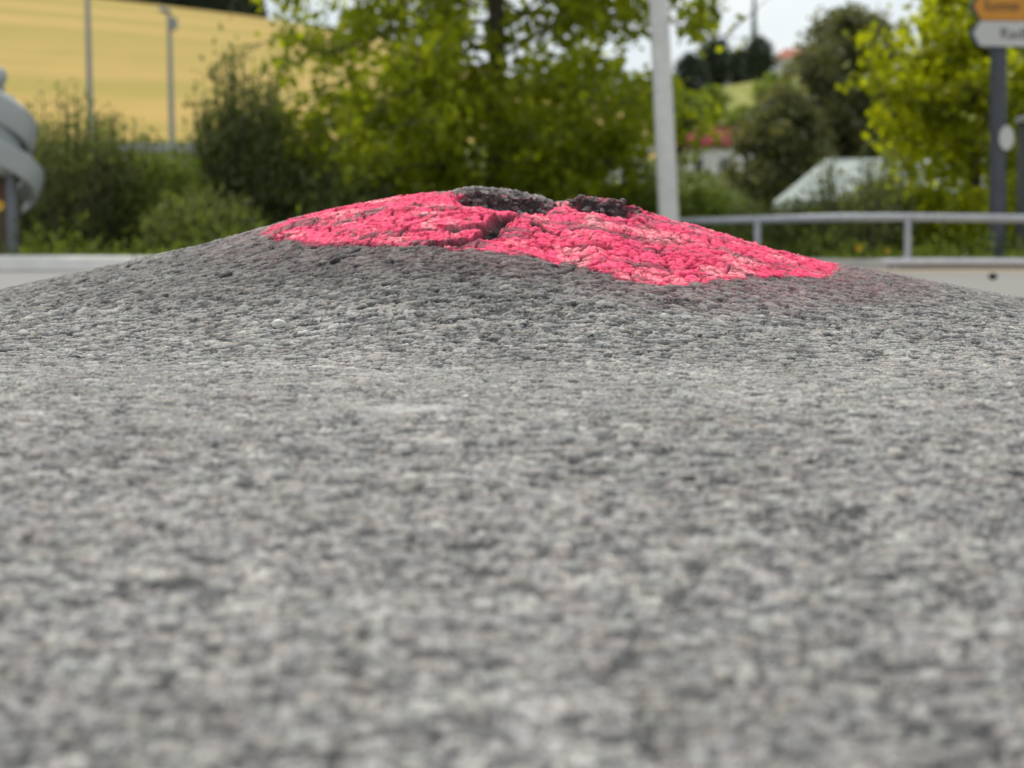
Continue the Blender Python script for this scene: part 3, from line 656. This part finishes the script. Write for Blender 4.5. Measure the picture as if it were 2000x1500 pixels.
# signpost
root = empty('signpost', at(1946, 12.1), 'dark grey signpost with an orange panel above a white arrow panel', 'signpost')
O = root.location
m = MB(); m.tube([(.002, 0, 0), (-.006, 0, 1.0), (-.014, 0, 1.75)], .046, 16); m.build('post', M_dark, root, True)
M_org = mat('orange_sign', (.58, .25, .012), .45, (.52, .21, .012), 3); M_wsign = mat('white_sign', (.52, .52, .50), .45, (.46, .46, .45), 3); M_txt = mat('sign_lettering', (.05, .04, .03), .6)
def panel(z0, z1, x0, x1, mt, words, tcol, nm, slope=0):
    b = MB(); h = z1 - z0; tip = x0
    b.prism([(tip, (z0 + z1) / 2), (tip + h * .28, z0), (x1, z0 - slope), (x1, z1 - slope), (tip + h * .28, z1)], -.066, -.056)
    b2 = MB(); b2.prism([(tip - .028, (z0 + z1) / 2), (tip + h * .2, z0 - .002), (x1 + .006, z0 - .002 - slope), (x1 + .006, z1 + .002 - slope), (tip + h * .2, z1 + .002)], -.054, -.048)
    po = b.build(nm, mt, root, False)
    b2.build('backing', M_dark, root)
    c = bpy.data.curves.new('txt', 'FONT'); c.body = words; c.size = h * .62; c.align_x = 'LEFT'; c.align_y = 'CENTER'
    to = bpy.data.objects.new('txt', c); col.objects.link(to); bpy.context.view_layer.update()
    me = bpy.data.meshes.new_from_object(to.evaluated_get(bpy.context.evaluated_depsgraph_get())); bpy.data.objects.remove(to)
    w = max((v.co.x for v in me.vertices)) or 1; tw = (x1 - x0) * tcol[1]
    for v in me.vertices:
        x, y = v.co.x / w * tw, v.co.y; v.co = (x0 + (x1 - x0) * tcol[0] + x, -.0685, (z0 + z1) / 2 + y - slope * .6)
    link('lettering', me, M_txt, po, False)
zz = lambda y: CZ + (485 - y) / FP * 12.05
panel(zz(44), zz(-10), (1889 - 1946) / FP * 12.05, (1990 - 1946) / FP * 12.05, M_org, 'Rommen', (.20, .68), 'orange_panel', .004)
panel(zz(94), zz(46), (1889 - 1946) / FP * 12.05, (2010 - 1946) / FP * 12.05, M_wsign, 'Radh', (.42, .50), 'white_panel', .004)
m = MB()
cz_ = zz(271); cx_ = (1957 - 1946) / FP * 12.05
n = 20; vs = [(cx_ + .040 * math.cos(a * 2 * math.pi / n), -.055, cz_ + .068 * math.sin(a * 2 * math.pi / n)) for a in range(n)] + [(cx_ + .040 * math.cos(a * 2 * math.pi / n), -.046, cz_ + .068 * math.sin(a * 2 * math.pi / n)) for a in range(n)]
m.add(vs, [tuple(range(n))[::-1], tuple(range(n, 2 * n))] + [(i, (i + 1) % n, (i + 1) % n + n, i + n) for i in range(n)]); m.build('round_plate', M_wsign, root)
# cabinet at the right edge
root = empty('metal_cabinet', at(2034, 12.25), 'dark cabinet with light grey lid cut off at the right edge beside the signpost', 'cabinet')
m = MB(); m.box((0, 0, (zz(240) - .1) / 2 + .1), (.26, .2, zz(240) - .1)); m.build('cabinet_body', M_dark, root, bevel=.008)
m = MB(); m.box((0, 0, zz(232)), (.28, .22, .04)); m.build('lid', M_greyp, root, bevel=.01)
m = MB(); m.box((0, 0, .05), (.22, .16, .098)); m.build('plinth', M_greyp, root)
m = MB(); m.tube([(-.08, -.105, .5), (-.08, -.12, .5), (-.08, -.12, .62), (-.08, -.105, .62)], .006, 8); m.build('handle', M_greyp, root, True)

# grey double spiral on its post
root = empty('spiral_sculpture', at(0, 12.1), 'grey metal spiral of wide coiled bands with a ball on top, at the left edge', 'sculpture')
M_sp = mat('spiral_grey', (.40, .42, .42), .35, (.33, .35, .35), 5, .03)
def chute(z_front, r, a0, a1, wid, th):           # a coiled band; -90 degrees faces the road
    b = MB(); n = 60; vs = []
    for i in range(n + 1):
        ad = a0 + (a1 - a0) * i / n; a = math.radians(ad); zc = z_front - (ad + 90) / 90 * .17
        for (dr, dz_) in ((-th, .022), (th * .1, .012), (th * .55, -.012), (th * .45, -wid * .5), (0, -wid), (-th * .45, -wid * .97), (-th * .1, -wid * .5), (-th * 1.2, -.012)):
            vs.append(((r - .02 + dr) * math.cos(a), (r - .02 + dr) * math.sin(a), zc + dz_))
    fs = []
    for i in range(n):
        for k in range(8): fs.append((i * 8 + k, i * 8 + (k + 1) % 8, (i + 1) * 8 + (k + 1) % 8, (i + 1) * 8 + k))
    fs += [tuple(range(8)), tuple(range(n * 8, n * 8 + 8))[::-1]]
    b.add(vs, fs); return b
zq = lambda y: CZ + (485 - y) / FP * 12.1
chute(zq(268), .235, -250, 62, .135, .060).build('spiral_band', M_sp, root, True)
chute(zq(176), .205, -230, 68, .160, .060).build('spiral_band', M_sp, root, True)
m = MB(); m.lathe([(0.0, -.055)] + [(.058 * math.cos(a), .058 * math.sin(a)) for a in np.linspace(-1.5, 1.5, 9)] + [(0, .058)], 18, (0, 0, zq(152))); m.build('ball', M_sp, root, True)
m = MB(); m.tube([(0.02, 0, .75), (0.01, 0, zq(160))], .03, 12); m.build('spindle', M_greyp, root, True)
m = MB(); m.lathe([(.05, zq(345)), (.13, zq(335)), (.14, zq(250)), (.09, zq(190)), (.0, zq(180))], 24); m.build('core', M_sp, root, True)
for x in (.075, -.11):
    m = MB(); m.tube([(x, 0, 0), (x, 0, .62)], .034, 14); m.build('post', mat('post_grey', (.13, .135, .15), .5), root, True)
m = MB(); m.box((-.03, .09, .34), (.20, .03, .52)); m.build('board', mat('brown_board', (.10, .055, .035), .7, (.14, .08, .05), 9), root)
# yellow flower by the spiral
def flower(px, py, D, s, n, lab):
    root = empty('yellow_flower', at(px, D), lab, 'flower', 'yellow flowers at the kerb'); z = (P(px, py, D)).z
    m = MB(); m.tube([(0, 0, 0), (.01, 0, z * .5), (0, 0, z)], .004, 6); m.build('stem', G['mid'] if False else M_twig, root, True)
    m = MB()
    for k in range(n):
        a = k * 2.399; t = Vector((math.cos(a), -.45, math.sin(a))).normalized(); w = Vector((-math.sin(a), 0, math.cos(a))) * s * .28
        c = Vector((0, 0, z)); m.add([c, c + t * s * .6 + w, c + t * s, c + t * s * .6 - w], [(0, 1, 2, 3)])
    m.build('petals', M_yel, root)
    m = MB(); m.lathe([(s * .25, 0), (s * .2, s * .14), (0, s * .2)], 10, (0, 0, z)); m.build('flower_head', M_twig, root, True)
M_yel = mat('yellow_petal', (.62, .36, .01), .6)
flower(2, 402, 11.9, .034, 13, 'yellow flower in front of the brown board of the spiral')
flower(1676, 484, 12.0, .024, 11, 'yellow flower under the rail left of the second post')
flower(1731, 490, 12.0, .018, 9, 'small orange-yellow flower right beside the second rail post')
# far guard rail on the left
root = empty('guard_rail', at(370, 68.5, ground_z(370, 68.5)), 'short stretch of grey guard rail at the foot of the wheat field', 'guard rail')
zt = CZ + (485 - 291) / FP * 68.5 - root.location.z
m = MB(); m.prism([(0, 0)] * 0 or [(-2.2, zt - .16), (2.2, zt - .16), (2.2, zt + .14), (-2.2, zt + .14)], -.03, .03); m.build('rail', M_steel, root)
for x in (-1.2, 0, 1.2):
    m = MB(); m.box((x, .08, zt / 2), (.1, .08, zt)); m.build('post', M_steel, root)

# ------------------------------------------------------------------ small stones
def pebble(name, lab, x, y, r, c, cat, sq=(1, .8, .6), lift=.25, zabs=None, seed=0):
    import bmesh
    bm = bmesh.new(); bmesh.ops.create_icosphere(bm, subdivisions=3, radius=1)
    rr = random.Random(seed); dirs = [(Vector((rr.gauss(0, 1), rr.gauss(0, 1), rr.gauss(0, 1))).normalized(), rr.uniform(.62, .88)) for _ in range(10)]
    for v in bm.verts:
        for d, k in dirs:
            t = v.co.dot(d)
            if t > k: v.co -= d * (t - k) * .9
        v.co = Vector((v.co.x * sq[0] * r, v.co.y * sq[1] * r, v.co.z * sq[2] * r))
    me = bpy.data.meshes.new(name); bm.to_mesh(me); bm.free()
    z = zroad(x, y) if zabs is None else zabs
    o = link(name, me, mat(name, c, .6, tuple(q * .75 for q in c), 300 if r < .05 else 6, .3)); o.location = (x, y, z + r * lift); return tag(o, lab, cat)
pebble('white_stone', 'small bright white stone chip lying on grey asphalt below the left of the pink paint', -0.2120, 1.9930, .0062, (.80, .77, .68), 'stone', (1.1, .9, .8), .35, seed=1)
pebble('white_stone', 'tiny white grit speck on the flat asphalt in front of the mound', -.031, 1.474, .0022, (.8, .79, .76), 'stone', (1.2, 1, .7), .9, seed=2)
pebble('dark_stone', 'small black lump lying on the pale pavement at the far right', (1938 - 1000) / FP * 8.0, 8.0, .016, (.02, .022, .02), 'stone', (1.1, .9, .85), .8, zabs=.005, seed=3)
pebble('dark_stone', 'dark pebble bedded in the grey asphalt right of centre, in front of the mound', .0922, 1.143, .0030, (.07, .068, .07), 'stone', (1.2, 1, .6), .6, seed=4)
pebble('boulder', 'pale tan boulder right of the maple trunk, just above the crest', (1195 - 1000) / FP * 12.9, 12.9, .20, (.36, .32, .26), 'rock', (.95, .7, 1.2), .62, zabs=.0, seed=5)
